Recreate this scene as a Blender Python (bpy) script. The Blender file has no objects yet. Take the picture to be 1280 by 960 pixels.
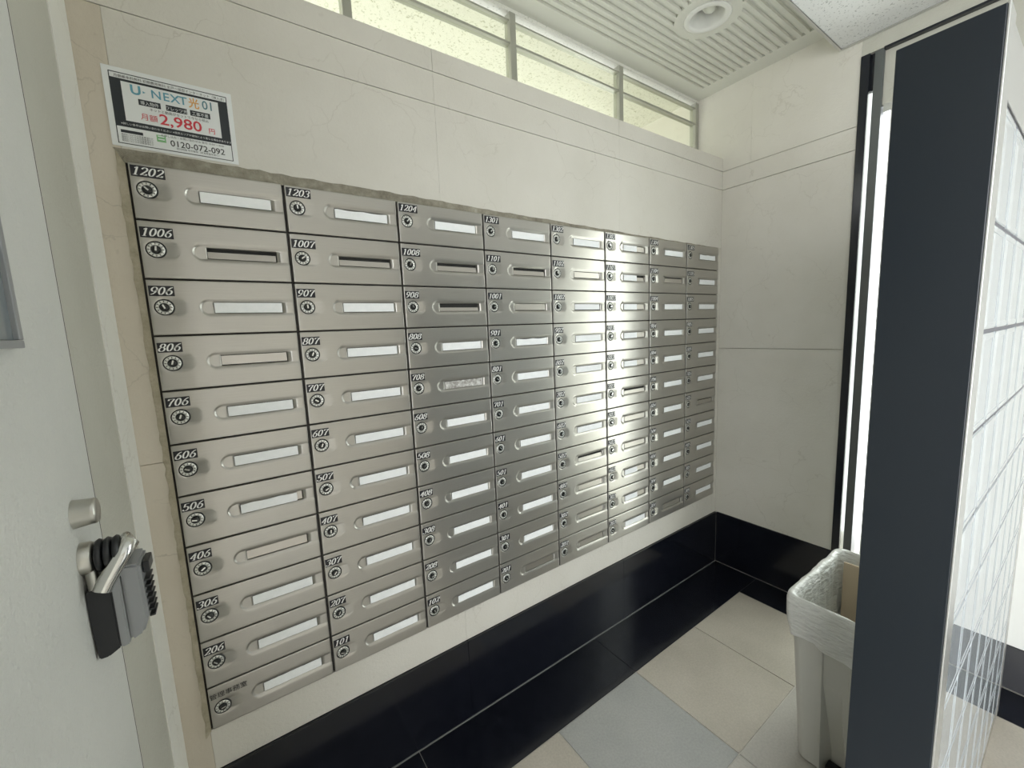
import bpy, bmesh, math, random
from mathutils import Vector, Matrix
random.seed(7)
PI = math.pi
scene = bpy.context.scene
COL = scene.collection

# ---------------------------------------------------------------- camera
cam_d = bpy.data.cameras.new('camera')
cam_d.sensor_width = 36.0
cam_d.lens = 516.43 / 1280 * 36
cam_d.clip_start = 0.02
cam = bpy.data.objects.new('camera', cam_d)
COL.objects.link(cam)
CR = Vector((0.81800902, -0.57373354, -0.04112264))
CU = Vector((0.10706181, 0.08162194, 0.99089638))
CF = Vector((0.56515398, 0.81496483, -0.12819244))
m4 = Matrix.Identity(4)
for i in range(3):
    m4[i][0] = CR[i]; m4[i][1] = CU[i]; m4[i][2] = -CF[i]
m4.translation = Vector((0.11896, -1.16368, 1.33719))
cam.matrix_world = m4
scene.camera = cam

# ---------------------------------------------------------------- world, exposure
world = bpy.data.worlds.new('sky'); scene.world = world
world.use_nodes = True
bg = world.node_tree.nodes['Background']
bg.inputs[0].default_value = (0.95, 0.98, 1.0, 1)
bg.inputs[1].default_value = 4.0
scene.view_settings.view_transform = 'Standard'
scene.view_settings.look = 'None'
scene.view_settings.exposure = 0.76
scene.view_settings.gamma = 1
scene.view_settings.use_curve_mapping = False
try:
    scene.cycles.max_bounces = 14
    scene.cycles.diffuse_bounces = 8
    scene.cycles.glossy_bounces = 6
    scene.cycles.transmission_bounces = 10
    scene.cycles.caustics_reflective = True
    scene.cycles.caustics_refractive = True
    scene.cycles.sample_clamp_indirect = 6
except Exception:
    pass

def portal(name, loc, rot, sx, sy):
    l = bpy.data.lights.new(name, 'AREA'); l.shape = 'RECTANGLE'; l.size = sx; l.size_y = sy
    l.cycles.is_portal = True
    o = bpy.data.objects.new(name, l); COL.objects.link(o); o.location = loc; o.rotation_euler = rot
portal('entrance_daylight', (-.22, -2.2, 1.11), (0, -PI / 2, 0), 2.2, 1.7)
portal('door_daylight', (2.42, -0.8, 1.1), (0, PI / 2, 0), 2.3, 0.5)
portal('clerestory_daylight', (1.1, 0.62, 2.0), (-PI / 2, 0, 0), 3.0, 1.1)

# ---------------------------------------------------------------- helpers
def link(name, me, parent=None, loc=None, mats=None):
    o = bpy.data.objects.new(name, me); COL.objects.link(o)
    if mats:
        for m in mats: me.materials.append(m)
    if parent: o.parent = parent
    if loc is not None: o.location = loc
    return o
def tag(o, label=None, cat=None, group=None, kind=None):
    if label: o['label'] = label
    if cat: o['category'] = cat
    if group: o['group'] = group
    if kind: o['kind'] = kind
    return o
def empty(name, loc, label=None, cat=None, group=None, kind=None, parent=None):
    o = bpy.data.objects.new(name, None); COL.objects.link(o); o.location = loc
    o.empty_display_size = 0.05
    if parent: o.parent = parent
    return tag(o, label, cat, group, kind)
class MB:
    def __init__(s): s.v = []; s.f = []; s.m = []; s.sm = []
    def add(s, vs, fs, mi=0, smooth=False):
        n = len(s.v); s.v += [tuple(v) for v in vs]
        for f in fs: s.f.append(tuple(n + i for i in f)); s.m.append(mi); s.sm.append(smooth)
        return s
    def box(s, x0, x1, y0, y1, z0, z1, mi=0, bev=0):
        if bev <= 0:
            vs = [(x, y, z) for x in (x0, x1) for y in (y0, y1) for z in (z0, z1)]
            return s.add(vs, [(0, 1, 3, 2), (4, 6, 7, 5), (0, 4, 5, 1), (2, 3, 7, 6), (0, 2, 6, 4), (1, 5, 7, 3)], mi)
        b = bmesh.new(); bmesh.ops.create_cube(b, size=1)
        for v in b.verts:
            v.co = Vector(((x0 + x1) / 2 + v.co.x * (x1 - x0), (y0 + y1) / 2 + v.co.y * (y1 - y0), (z0 + z1) / 2 + v.co.z * (z1 - z0)))
        bmesh.ops.bevel(b, geom=b.edges[:], offset=bev, segments=2, affect='EDGES', profile=0.5)
        b.verts.index_update()
        s.add([v.co.copy() for v in b.verts], [[v.index for v in f.verts] for f in b.faces], mi)
        b.free(); return s
    def cyl(s, p0, p1, r0, r1=None, n=24, mi=0, cap=True, smooth=True):
        p0 = Vector(p0); p1 = Vector(p1); r1 = r0 if r1 is None else r1
        a = (p1 - p0).normalized(); u = a.orthogonal().normalized(); w = a.cross(u)
        vs = []
        for p, r in ((p0, r0), (p1, r1)):
            for k in range(n):
                t = 2 * PI * k / n; vs.append(p + r * (math.cos(t) * u + math.sin(t) * w))
        s.add(vs, [(k, (k + 1) % n, n + (k + 1) % n, n + k) for k in range(n)], mi, smooth)
        if cap:
            s.add(vs[:n][::-1], [tuple(range(n))], mi); s.add(vs[n:], [tuple(range(n))], mi)
        return s
    def lathe(s, c, axis, prof, n=32, mi=0, smooth=True):
        c = Vector(c); a = Vector(axis).normalized(); u = a.orthogonal().normalized(); w = a.cross(u); vs = []
        for (r, h) in prof:
            for k in range(n):
                t = 2 * PI * k / n; vs.append(c + a * h + r * (math.cos(t) * u + math.sin(t) * w))
        fs = []
        for j in range(len(prof) - 1):
            for k in range(n): fs.append((j * n + k, j * n + (k + 1) % n, (j + 1) * n + (k + 1) % n, (j + 1) * n + k))
        return s.add(vs, fs, mi, smooth)
    def tube(s, pts, r, n=10, mi=0):
        pts = [Vector(p) for p in pts]; vs = []; up = None
        for i, p in enumerate(pts):
            d = (pts[min(i + 1, len(pts) - 1)] - pts[max(i - 1, 0)]).normalized()
            if up is None: up = d.orthogonal().normalized()
            u = (up - d * up.dot(d)).normalized(); up = u; w = d.cross(u)
            rr = r[i] if isinstance(r, (list, tuple)) else r
            for k in range(n):
                t = 2 * PI * k / n; vs.append(p + rr * (math.cos(t) * u + math.sin(t) * w))
        fs = [(i * n + k, i * n + (k + 1) % n, (i + 1) * n + (k + 1) % n, (i + 1) * n + k) for i in range(len(pts) - 1) for k in range(n)]
        s.add(vs, fs, mi, True)
        s.add(vs[:n][::-1], [tuple(range(n))], mi); s.add(vs[-n:], [tuple(range(n))], mi)
        return s
    def mesh(s, name, mats):
        me = bpy.data.meshes.new(name); me.from_pydata(s.v, [], s.f)
        for m in mats: me.materials.append(m)
        me.polygons.foreach_set('material_index', s.m); me.polygons.foreach_set('use_smooth', s.sm)
        b = bmesh.new(); b.from_mesh(me); bmesh.ops.recalc_face_normals(b, faces=b.faces[:]); b.to_mesh(me); b.free()
        me.update(); return me
    def build(s, name, mats, parent=None, loc=None):
        if not isinstance(mats, (list, tuple)): mats = [mats]
        return link(name, s.mesh(name, mats), parent, loc)
def struct(name, mb, mats, parent=None):
    o = mb.build(name, mats, parent)
    if parent is None: o['kind'] = 'structure'
    return o

# ---------------------------------------------------------------- materials
def mat(name, col, rough=0.5, metal=0.0, **kw):
    m = bpy.data.materials.new(name); m.use_nodes = True
    p = m.node_tree.nodes['Principled BSDF']
    p.inputs['Base Color'].default_value = (*col, 1); p.inputs['Roughness'].default_value = rough; p.inputs['Metallic'].default_value = metal
    for k, v in kw.items(): p.inputs[k.replace('_', ' ')].default_value = v
    return m
def N(m, t, **kw):
    n = m.node_tree.nodes.new(t)
    for k, v in kw.items(): setattr(n, k, v)
    return n
def L(m, a, b): m.node_tree.links.new(a, b)
def coords(m, scale=(1, 1, 1), kind='Object'):
    tc = N(m, 'ShaderNodeTexCoord'); mp = N(m, 'ShaderNodeMapping')
    if kind == 'World':
        g = N(m, 'ShaderNodeNewGeometry'); L(m, g.outputs['Position'], mp.inputs[0])
    else: L(m, tc.outputs[kind], mp.inputs[0])
    mp.inputs['Scale'].default_value = scale; return mp.outputs[0]
def noise(m, vec, scale, detail=4, rough=0.55):
    n = N(m, 'ShaderNodeTexNoise'); n.inputs['Scale'].default_value = scale; n.inputs['Detail'].default_value = detail; n.inputs['Roughness'].default_value = rough
    L(m, vec, n.inputs['Vector']); return n.outputs['Fac']
def ramp(m, fac, stops):
    r = N(m, 'ShaderNodeValToRGB'); L(m, fac, r.inputs[0]); e = r.color_ramp.elements
    while len(e) < len(stops): e.new(0.5)
    for q, (p, c) in zip(e, stops): q.position = p; q.color = (*c, 1) if len(c) == 3 else c
    return r.outputs[0]
def mixc(m, fac, a, b, mode='MIX'):
    x = N(m, 'ShaderNodeMix', data_type='RGBA', blend_type=mode)
    if isinstance(fac, float): x.inputs[0].default_value = fac
    else: L(m, fac, x.inputs[0])
    for s, v in ((6, a), (7, b)):
        if isinstance(v, tuple): x.inputs[s].default_value = (*v, 1)
        else: L(m, v, x.inputs[s])
    return x.outputs[2]
def bump(m, h, strength, dist=0.01):
    b = N(m, 'ShaderNodeBump'); b.inputs['Strength'].default_value = strength; b.inputs['Distance'].default_value = dist
    L(m, h, b.inputs['Height']); L(m, b.outputs[0], m.node_tree.nodes['Principled BSDF'].inputs['Normal'])
def base(m, c): L(m, c, m.node_tree.nodes['Principled BSDF'].inputs['Base Color'])

def stone(name, c1, c2, crack=(0.36, 0.32, 0.26), rough=0.55, leather=0.25, stain=0.5):
    m = mat(name, c1, rough); v = coords(m, kind='World')
    cloud = ramp(m, noise(m, v, 3.2, 6), [(0.3, c1), (0.7, c2)])
    # wandering hairline cracks, only in patches
    nd = N(m, 'ShaderNodeTexNoise'); nd.inputs['Scale'].default_value = 5.0; nd.inputs['Detail'].default_value = 6
    L(m, v, nd.inputs['Vector'])
    add = N(m, 'ShaderNodeVectorMath', operation='MULTIPLY_ADD'); L(m, nd.outputs['Color'], add.inputs[0]); add.inputs[1].default_value = (0.3,) * 3; L(m, v, add.inputs[2])
    vo = N(m, 'ShaderNodeTexVoronoi', feature='DISTANCE_TO_EDGE'); vo.inputs['Scale'].default_value = 6.0; L(m, add.outputs[0], vo.inputs['Vector'])
    line = ramp(m, vo.outputs['Distance'], [(0.0, (1, 1, 1)), (0.012, (0, 0, 0))])
    patch = ramp(m, noise(m, v, 4.3, 3), [(0.46, (0, 0, 0)), (0.60, (1, 1, 1))])
    mul = N(m, 'ShaderNodeMath', operation='MULTIPLY'); L(m, line, mul.inputs[0]); L(m, patch, mul.inputs[1])
    mul2 = N(m, 'ShaderNodeMath', operation='MULTIPLY'); L(m, mul.outputs[0], mul2.inputs[0]); mul2.inputs[1].default_value = 0.6 * stain
    c = mixc(m, mul2.outputs[0], cloud, crack)
    spk = ramp(m, noise(m, v, 60, 3), [(0.68, (0, 0, 0)), (0.76, (1, 1, 1))])
    s2 = N(m, 'ShaderNodeMath', operation='MULTIPLY'); L(m, spk, s2.inputs[0]); s2.inputs[1].default_value = 0.22 * stain
    c = mixc(m, s2.outputs[0], c, crack)
    base(m, c)
    bump(m, noise(m, v, 110, 5, 0.65), leather * 1.5, 0.003)
    return m
M = {}
M['stone'] = stone('wall_stone', (0.68, 0.655, 0.60), (0.62, 0.595, 0.535))
M['stone_tan'] = stone('aged_stone', (0.55, 0.49, 0.40), (0.63, 0.575, 0.49), stain=1.0)
M['stone_grain'] = stone('grained_stone', (0.56, 0.55, 0.49), (0.50, 0.49, 0.43), leather=0.5)
M['stone_light'] = stone('pale_stone', (0.80, 0.79, 0.74), (0.74, 0.73, 0.68), leather=0.4)
M['door_paint'] = stone('door_sheet', (0.72, 0.72, 0.69), (0.64, 0.645, 0.62), leather=0.9, stain=0.0)
M['joint'] = mat('joint_grout', (0.42, 0.39, 0.33), 0.9)
m = M['mortar'] = mat('old_mortar', (0.3, 0.28, 0.23), 0.95); v = coords(m, kind='World')
base(m, ramp(m, noise(m, v, 30, 6, 0.7), [(0.3, (0.20, 0.18, 0.14)), (0.6, (0.36, 0.335, 0.27)), (0.8, (0.5, 0.48, 0.41))])); bump(m, noise(m, v, 90, 6, 0.7), 0.9, 0.006)
m = M['mortar_tan'] = mat('side_mortar', (0.3, 0.28, 0.23), 0.95); v = coords(m, kind='World')
base(m, ramp(m, noise(m, v, 22, 6, 0.7), [(0.3, (0.36, 0.32, 0.23)), (0.6, (0.50, 0.45, 0.35)), (0.8, (0.58, 0.54, 0.45))])); bump(m, noise(m, v, 80, 6, 0.7), 0.8, 0.005)
# brushed champagne-silver sheet
m = M['silver'] = mat('brushed_silver', (0.60, 0.575, 0.525), 0.31, 0.80)
v = coords(m, (1.2, 1, 170)); nf = noise(m, v, 9, 3)
base(m, ramp(m, nf, [(0.3, (0.45, 0.432, 0.40)), (0.7, (0.50, 0.482, 0.445))]))
m.node_tree.nodes['Principled BSDF'].inputs['Anisotropic'].default_value = 0.8
tg = N(m, 'ShaderNodeTangent', direction_type='RADIAL', axis='X'); L(m, tg.outputs[0], m.node_tree.nodes['Principled BSDF'].inputs['Tangent'])
bump(m, nf, 0.05, 0.0006)
M['flap'] = mat('flap_metal', (0.50, 0.47, 0.43), 0.34, 0.9)
M['dark_in'] = mat('slot_dark', (0.02, 0.02, 0.018), 0.8)
M['gap'] = mat('housing_dark', (0.05, 0.045, 0.04), 0.6, 0.3)
m = M['paper'] = mat('slot_paper', (0.80, 0.82, 0.82), 0.6); v = coords(m); base(m, ramp(m, noise(m, v, 60, 3), [(0.35, (0.90, 0.92, 0.93)), (0.7, (0.96, 0.97, 0.98))])); bump(m, noise(m, v, 90, 2), 0.25, 0.002)
m = M['paper_dirty'] = mat('smudged_paper', (0.7, 0.7, 0.68), 0.7); v = coords(m); base(m, ramp(m, noise(m, v, 70, 5, 0.8), [(0.42, (0.3, 0.28, 0.26)), (0.6, (0.7, 0.7, 0.68))]))
M['plate'] = mat('number_plate_black', (0.012, 0.012, 0.016), 0.35)
M['digits'] = mat('digit_white', (0.85, 0.85, 0.83), 0.4)
M['ink'] = mat('ink_dark', (0.03, 0.03, 0.03), 0.5)
M['dial_face'] = mat('dial_silver', (0.80, 0.80, 0.76), 0.35, 0.55)
M['dial_black'] = mat('dial_black', (0.012, 0.014, 0.014), 0.25)
M['chrome'] = mat('chrome', (0.72, 0.72, 0.70), 0.14, 1.0)
M['satin'] = mat('satin_steel', (0.55, 0.54, 0.50), 0.32, 1.0)
M['alu'] = mat('aluminium', (0.62, 0.62, 0.60), 0.38, 0.85)
m = M['black_tile'] = mat('polished_black', (0.006, 0.007, 0.012), 0.09); v = coords(m, kind='World')
base(m, ramp(m, noise(m, v, 25, 5), [(0.4, (0.005, 0.006, 0.010)), (0.8, (0.012, 0.013, 0.02))]))
L(m, ramp(m, noise(m, v, 6, 5), [(0.3, (0.10,) * 3), (0.75, (0.2,) * 3)]), m.node_tree.nodes['Principled BSDF'].inputs['Roughness'])
M['grout'] = mat('floor_grout', (0.56, 0.54, 0.49), 0.9)
M['grout_dark'] = mat('dark_grout', (0.16, 0.16, 0.16), 0.8)
def tile(name, a, b):
    m = mat(name, a, 0.38); v = coords(m, kind='World')
    c = ramp(m, noise(m, v, 5, 6), [(0.3, a), (0.7, b)])
    s = ramp(m, noise(m, v, 150, 2), [(0.35, (0.93,) * 3), (0.65, (1.04,) * 3)])
    base(m, mixc(m, 1.0, c, s, 'MULTIPLY')); bump(m, noise(m, v, 120, 4), 0.12, 0.001); return m
M['tile_beige'] = tile('tile_beige', (0.42, 0.385, 0.325), (0.50, 0.46, 0.395))
M['tile_grey'] = tile('tile_grey', (0.34, 0.345, 0.33), (0.40, 0.40, 0.38))
M['tile_pale'] = tile('tile_pale', (0.44, 0.42, 0.38), (0.50, 0.475, 0.43))
m = M['black_panel'] = mat('charcoal_sheet', (0.010, 0.014, 0.019), 0.30); v = coords(m, kind='World'); bump(m, noise(m, v, 500, 2), 0.25, 0.0006)
M['jamb'] = mat('jamb_black', (0.008, 0.010, 0.016), 0.2)
M['white_wall'] = mat('white_wall', (0.72, 0.72, 0.70), 0.5)
M['frame_dark'] = mat('frame_grey', (0.13, 0.14, 0.14), 0.4, 0.5)
M['white_paint'] = mat('white_paint', (0.80, 0.80, 0.78), 0.5)
def rock(name, c, dark, scale=150, th=0.62):
    m = mat(name, c, 0.9); v = coords(m, (1, 1, 1), 'World')
    w = N(m, 'ShaderNodeTexNoise'); w.inputs['Scale'].default_value = scale; w.inputs['Detail'].default_value = 2.5; w.inputs['Distortion'].default_value = 0.8; L(m, v, w.inputs['Vector'])
    k = ramp(m, w.outputs['Fac'], [(th, (0, 0, 0)), (th + 0.03, (1, 1, 1))])
    base(m, mixc(m, k, c, dark))
    b2 = ramp(m, w.outputs['Fac'], [(th - 0.06, (1, 1, 1)), (th + 0.03, (0, 0, 0))]); bump(m, b2, 0.25, 0.002)
    return m
M['rock'] = rock('rockwool_ceiling', (0.74, 0.74, 0.69), (0.55, 0.55, 0.50))
M['rock_white'] = rock('rockwool_soffit', (0.80, 0.81, 0.81), (0.45, 0.46, 0.46), 150, 0.62)
M['rock_eave'] = rock('eave_board', (0.82, 0.81, 0.74), (0.55, 0.55, 0.43), 105, 0.60)
M['rib'] = mat('ribbed_board', (0.70, 0.70, 0.65), 0.9)
def clear_glass(name, col, rough=0.0):
    # thin pane: light passes tinted, a share reflects
    m = bpy.data.materials.new(name); m.use_nodes = True; nt = m.node_tree; nt.nodes.clear()
    out = N(m, 'ShaderNodeOutputMaterial'); tr = N(m, 'ShaderNodeBsdfTransparent'); gl = N(m, 'ShaderNodeBsdfGlossy'); mx = N(m, 'ShaderNodeMixShader'); lw_ = N(m, 'ShaderNodeLayerWeight'); pw = N(m, 'ShaderNodeMath', operation='POWER'); fr = N(m, 'ShaderNodeMath', operation='MULTIPLY_ADD')
    lw_.inputs[0].default_value = 0.5; L(m, lw_.outputs['Facing'], pw.inputs[0]); pw.inputs[1].default_value = 5; L(m, pw.outputs[0], fr.inputs[0]); fr.inputs[1].default_value = 0.9; fr.inputs[2].default_value = 0.04
    tr.inputs[0].default_value = (*col, 1); gl.inputs['Roughness'].default_value = rough
    L(m, fr.outputs[0], mx.inputs[0]); L(m, tr.outputs[0], mx.inputs[1]); L(m, gl.outputs[0], mx.inputs[2]); L(m, mx.outputs[0], out.inputs[0]); return m
M['glass'] = clear_glass('pane_glass', (0.95, 0.97, 0.93))
M['glass_clere'] = clear_glass('clerestory_glass', (0.93, 0.94, 0.88))
M['block'] = mat('glass_block', (0.74, 0.80, 0.84), 0.02, 0.0, Transmission_Weight=0.45, IOR=1.6)
M['block_joint'] = mat('block_joint', (0.12, 0.12, 0.15), 0.4, 0.3)
M['plastic_bin'] = mat('bin_plastic', (0.56, 0.55, 0.50), 0.42)
m = M['liner'] = mat('liner_film', (0.82, 0.82, 0.78), 0.28, 0.0, Transmission_Weight=0.12); v = coords(m, (1, 1, 3)); bump(m, noise(m, v, 26, 4, 0.5), 0.9, 0.012)
M['cardboard'] = mat('cardboard', (0.58, 0.47, 0.34), 0.8)
M['rubber'] = mat('black_rubber', (0.012, 0.013, 0.016), 0.35)
M['grey_cast'] = mat('grey_casting', (0.30, 0.31, 0.32), 0.38, 0.2)
M['frame_grey'] = mat('window_frame_grey', (0.42, 0.42, 0.37), 0.45, 0.4)
M['red'] = mat('print_red', (0.62, 0.05, 0.07), 0.5)
M['teal'] = mat('print_teal', (0.12, 0.34, 0.44), 0.5)
M['teal_dark'] = mat('print_slate', (0.10, 0.22, 0.26), 0.5)
M['orange'] = mat('print_orange', (0.75, 0.40, 0.12), 0.5)
M['green'] = mat('print_green', (0.22, 0.50, 0.22), 0.5)
M['sheet_white'] = mat('poster_sheet', (0.78, 0.80, 0.80), 0.35)
M['print_black'] = mat('print_black', (0.02, 0.025, 0.03), 0.35)
M['ground'] = mat('outside_paving', (0.42, 0.42, 0.39), 0.9)

# ================================================================ STRUCTURE
X1 = 2.278            # far end wall
WY = 0.010            # face of the mailbox wall
ZC = 2.475            # alcove ceiling
ZL = 2.395            # lower ceiling
# ---- mailbox wall: core with an opening for the mailboxes, stone panels in front
w = MB()
HX0, HX1, HZ0, HZ1 = -0.004, 2.242, 0.402, 1.712
w.box(-0.20, HX0, WY + .012, 0.15, 0, 2.14); w.box(HX1, X1, WY + .012, 0.15, 0, 2.14)
w.box(HX0, HX1, WY + .012, 0.15, 0, HZ0); w.box(HX0, HX1, WY + .012, 0.15, HZ1, 2.14); w.box(HX0, HX1, 0.05, 0.15, HZ0, HZ1)
wall_m = struct('wall_mailbox', w, M['joint'])
def panel(parent, x0, x1, z0, z1, mt=None, g=0.0010, name='stone_panel'):
    return MB().box(x0 + .0002, x1 - .0002, WY, WY + .0118, z0 + g, z1 - g, bev=0.0003).build(name, mt or M['stone'], parent)
for x0, x1 in ((-.056, .70), (.70, 1.50), (1.50, X1)):
    MB().box(x0 + .0006, x1 - .0006, WY, 0.16, 2.0865, 2.146).build('capping_stone', M['stone'], wall_m)
    panel(wall_m, x0, x1, 1.997, 2.0855)
    panel(wall_m, max(x0, HX0), min(x1, X1), HZ1, 1.997, g=0.0008)
    panel(wall_m, max(x0, HX0), min(x1, HX1), .2905, HZ0, g=0.0004)
panel(wall_m, -.056, HX0, 1.08, 1.997, M['stone_tan'], 0.0006); panel(wall_m, -.056, HX0, .2905, 1.08, M['stone_tan'], 0.0008)
panel(wall_m, HX1, X1, .2905, HZ1, g=0.0004)
# ---- mortar around the mailbox bank
def rough_strip(name, pts_in, pts_out, y0, y1, mt, parent):
    n = 90; vs = []; fs = []
    def lerp(pts, t):
        s = t * (len(pts) - 1); k = min(int(s), len(pts) - 2); f = s - k
        return Vector(pts[k]) * (1 - f) + Vector(pts[k + 1]) * f
    for i in range(n + 1):
        t = i / n; a = lerp(pts_in, t); b = lerp(pts_out, t)
        for j, f in enumerate((0, .35, .7, 1)):
            p = a * (1 - f) + b * f; jit = 0.0018 * (j == 3)
            yy = y0 + (y1 - y0) * f + random.uniform(-.0008, .0008)
            vs.append((p.x + random.uniform(-jit, jit), yy, p.y + random.uniform(-jit, jit)))
    for i in range(n):
        for j in range(3): fs.append((i * 4 + j, i * 4 + j + 1, i * 4 + j + 5, i * 4 + j + 4))
    return MB().add(vs, fs, 0, True).build(name, mt, parent)
rough_strip('mortar_bead', [(-.003, 1.707), (2.24, 1.7085)], [(-.016, 1.736), (.5, 1.732), (.9, 1.726), (1.5, 1.718), (2.24, 1.7115)], 0.006, 0.0088, M['mortar'], wall_m)
rough_strip('mortar_bead', [(-.0015, 1.707), (-.0015, .40)], [(-.016, 1.736), (-.013, 1.0), (-.013, .385)], 0.006, 0.0088, M['mortar_tan'], wall_m)
rough_strip('mortar_bead', [(2.2405, 1.707), (2.2405, .41)], [(2.246, 1.709), (2.246, .40)], 0.008, 0.0092, M['stone_light'], wall_m)
# ---- base tiles of the mailbox wall
def base_tiles(parent):
    for x0, x1 in ((-.056, .70), (.70, 1.50), (1.50, X1 - .006)):
        MB().box(x0 + .0006, x1 - .0006, 0.0, WY + .0118, 0.0, .0); 
        MB().box(x0 + .0006, x1 - .0006, 0.001, WY + .0118, 0.004, .2895, bev=.0008).build('base_tile', M['black_tile'], parent)
base_tiles(wall_m)
# ---- back wall
b = MB(); b.box(X1 + .012, X1 + .15, -0.53, 0.7, 0, 2.62); b.box(X1 + .012, X1 + .15, -3.3, -1.02, 0, 2.62); b.box(X1 + .012, X1 + .15, -1.02, -0.53, 2.335, 2.62)
wall_b = struct('wall_back', b, M['joint'])
def bpanel(y0, y1, z0, z1, mt=None, name='stone_panel', g=0.0012):
    return MB().box(X1, X1 + .0118, y0 + .0002, y1 - .0002, z0 + g, z1 - g, bev=.0003).build(name, mt or M['stone'], wall_b)
for y0, y1 in ((-.53, -.124), (-.124, .70)):
    ye = min(y1, WY)
    bpanel(y0, y1, 2.0855, 2.60, g=0.0008)
    MB().box(X1 - .005, X1 + .0118, y0 + .0006, min(y1, 0.0), .004, .2895, bev=.0008).build('base_tile', M['black_tile'], wall_b)
for z0, z1 in ((.2905, 1.1995), (1.1995, 1.997), (1.997, 2.0855)): bpanel(-.53, WY, z0, z1)
bpanel(-1.02, -.53, 2.335, 2.60, M['stone_grain'])
for y0, y1 in ((-1.42, -1.02), (-2.22, -1.42), (-3.02, -2.22)):
    bpanel(y0, y1, .165, 2.60, M['white_wall'], 'painted_panel')
    MB().box(X1 - .004, X1 + .0118, y0 + .0006, y1 - .0006, .004, .164, bev=.0008).build('base_tile', mat('base_charcoal', (.05, .05, .055), .25), wall_b)
# ---- left wall
lw = MB(); lw.box(-.20, -.065, -.316, WY, 0, 2.62); lw.box(-.20, -.062, -1.34, -1.22, 0, 2.62); lw.box(-.20, -.062, -3.3, -3.06, 0, 2.62); lw.box(-.20, -.062, -3.06, -1.34, 2.22, 2.62); lw.box(-.20, -.065, -1.22, -.316, 2.08, 2.62)
ew = MB(); ew.box(-.2, X1 + .15, -3.42, -3.3, 0, 2.62)
wall_e = struct('wall_behind', ew, M['stone'])
wall_l = struct('wall_left', lw, M['joint'])
def prism(poly, z0, z1):
    n = len(poly); vs = [(x, y, z0) for x, y in poly] + [(x, y, z1) for x, y in poly]
    return MB().add(vs, [tuple(range(n))[::-1], tuple(range(n, 2 * n))] + [(k, (k + 1) % n, n + (k + 1) % n, n + k) for k in range(n)])
for z0, z1 in ((0, 2.5),):
    prism([(-.0652, .0), (-.0535, .0095), (-.0525, .004), (-.0585, -.094), (-.0652, -.094)], z0, z1).build('reveal_stone', M['stone_light'], wall_l)
    prism([(-.0652, -.0945), (-.0605, -.0945), (-.0605, -.313), (-.0652, -.313)], z0, z1).build('jamb_stone', M['stone_grain'], wall_l)
MB().box(-.0618, -.059, -1.339, -1.225, 0, 2.4).build('stone_panel', M['stone'], wall_l)
# ---- door in the left wall
d = MB().box(-.105, -.0595, -1.215, -.3175, .012, 2.07, bev=.002)
door = struct('door_1', d, M['door_paint'])
MB().box(-.0645, -.0602, -.3172, -.3133, .0, 2.07).build('door_gap_shade', M['dark_in'], wall_l)  # near-black strip set in the door gap, standing in for its shade
MB().add([(-.0526, .0035, 1.0868), (-.0560, -.044, 1.0885), (-.0560, -.044, 1.0868), (-.0526, .0035, 1.0852), (-.0540, .0035, 1.0868), (-.0574, -.044, 1.0885), (-.0574, -.044, 1.0868), (-.0540, .0035, 1.0852)],
    [(0, 1, 2, 3), (4, 7, 6, 5), (0, 4, 5, 1), (3, 2, 6, 7), (1, 5, 6, 2), (0, 3, 7, 4)]).build('open_crack', M['joint'], wall_l)
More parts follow.
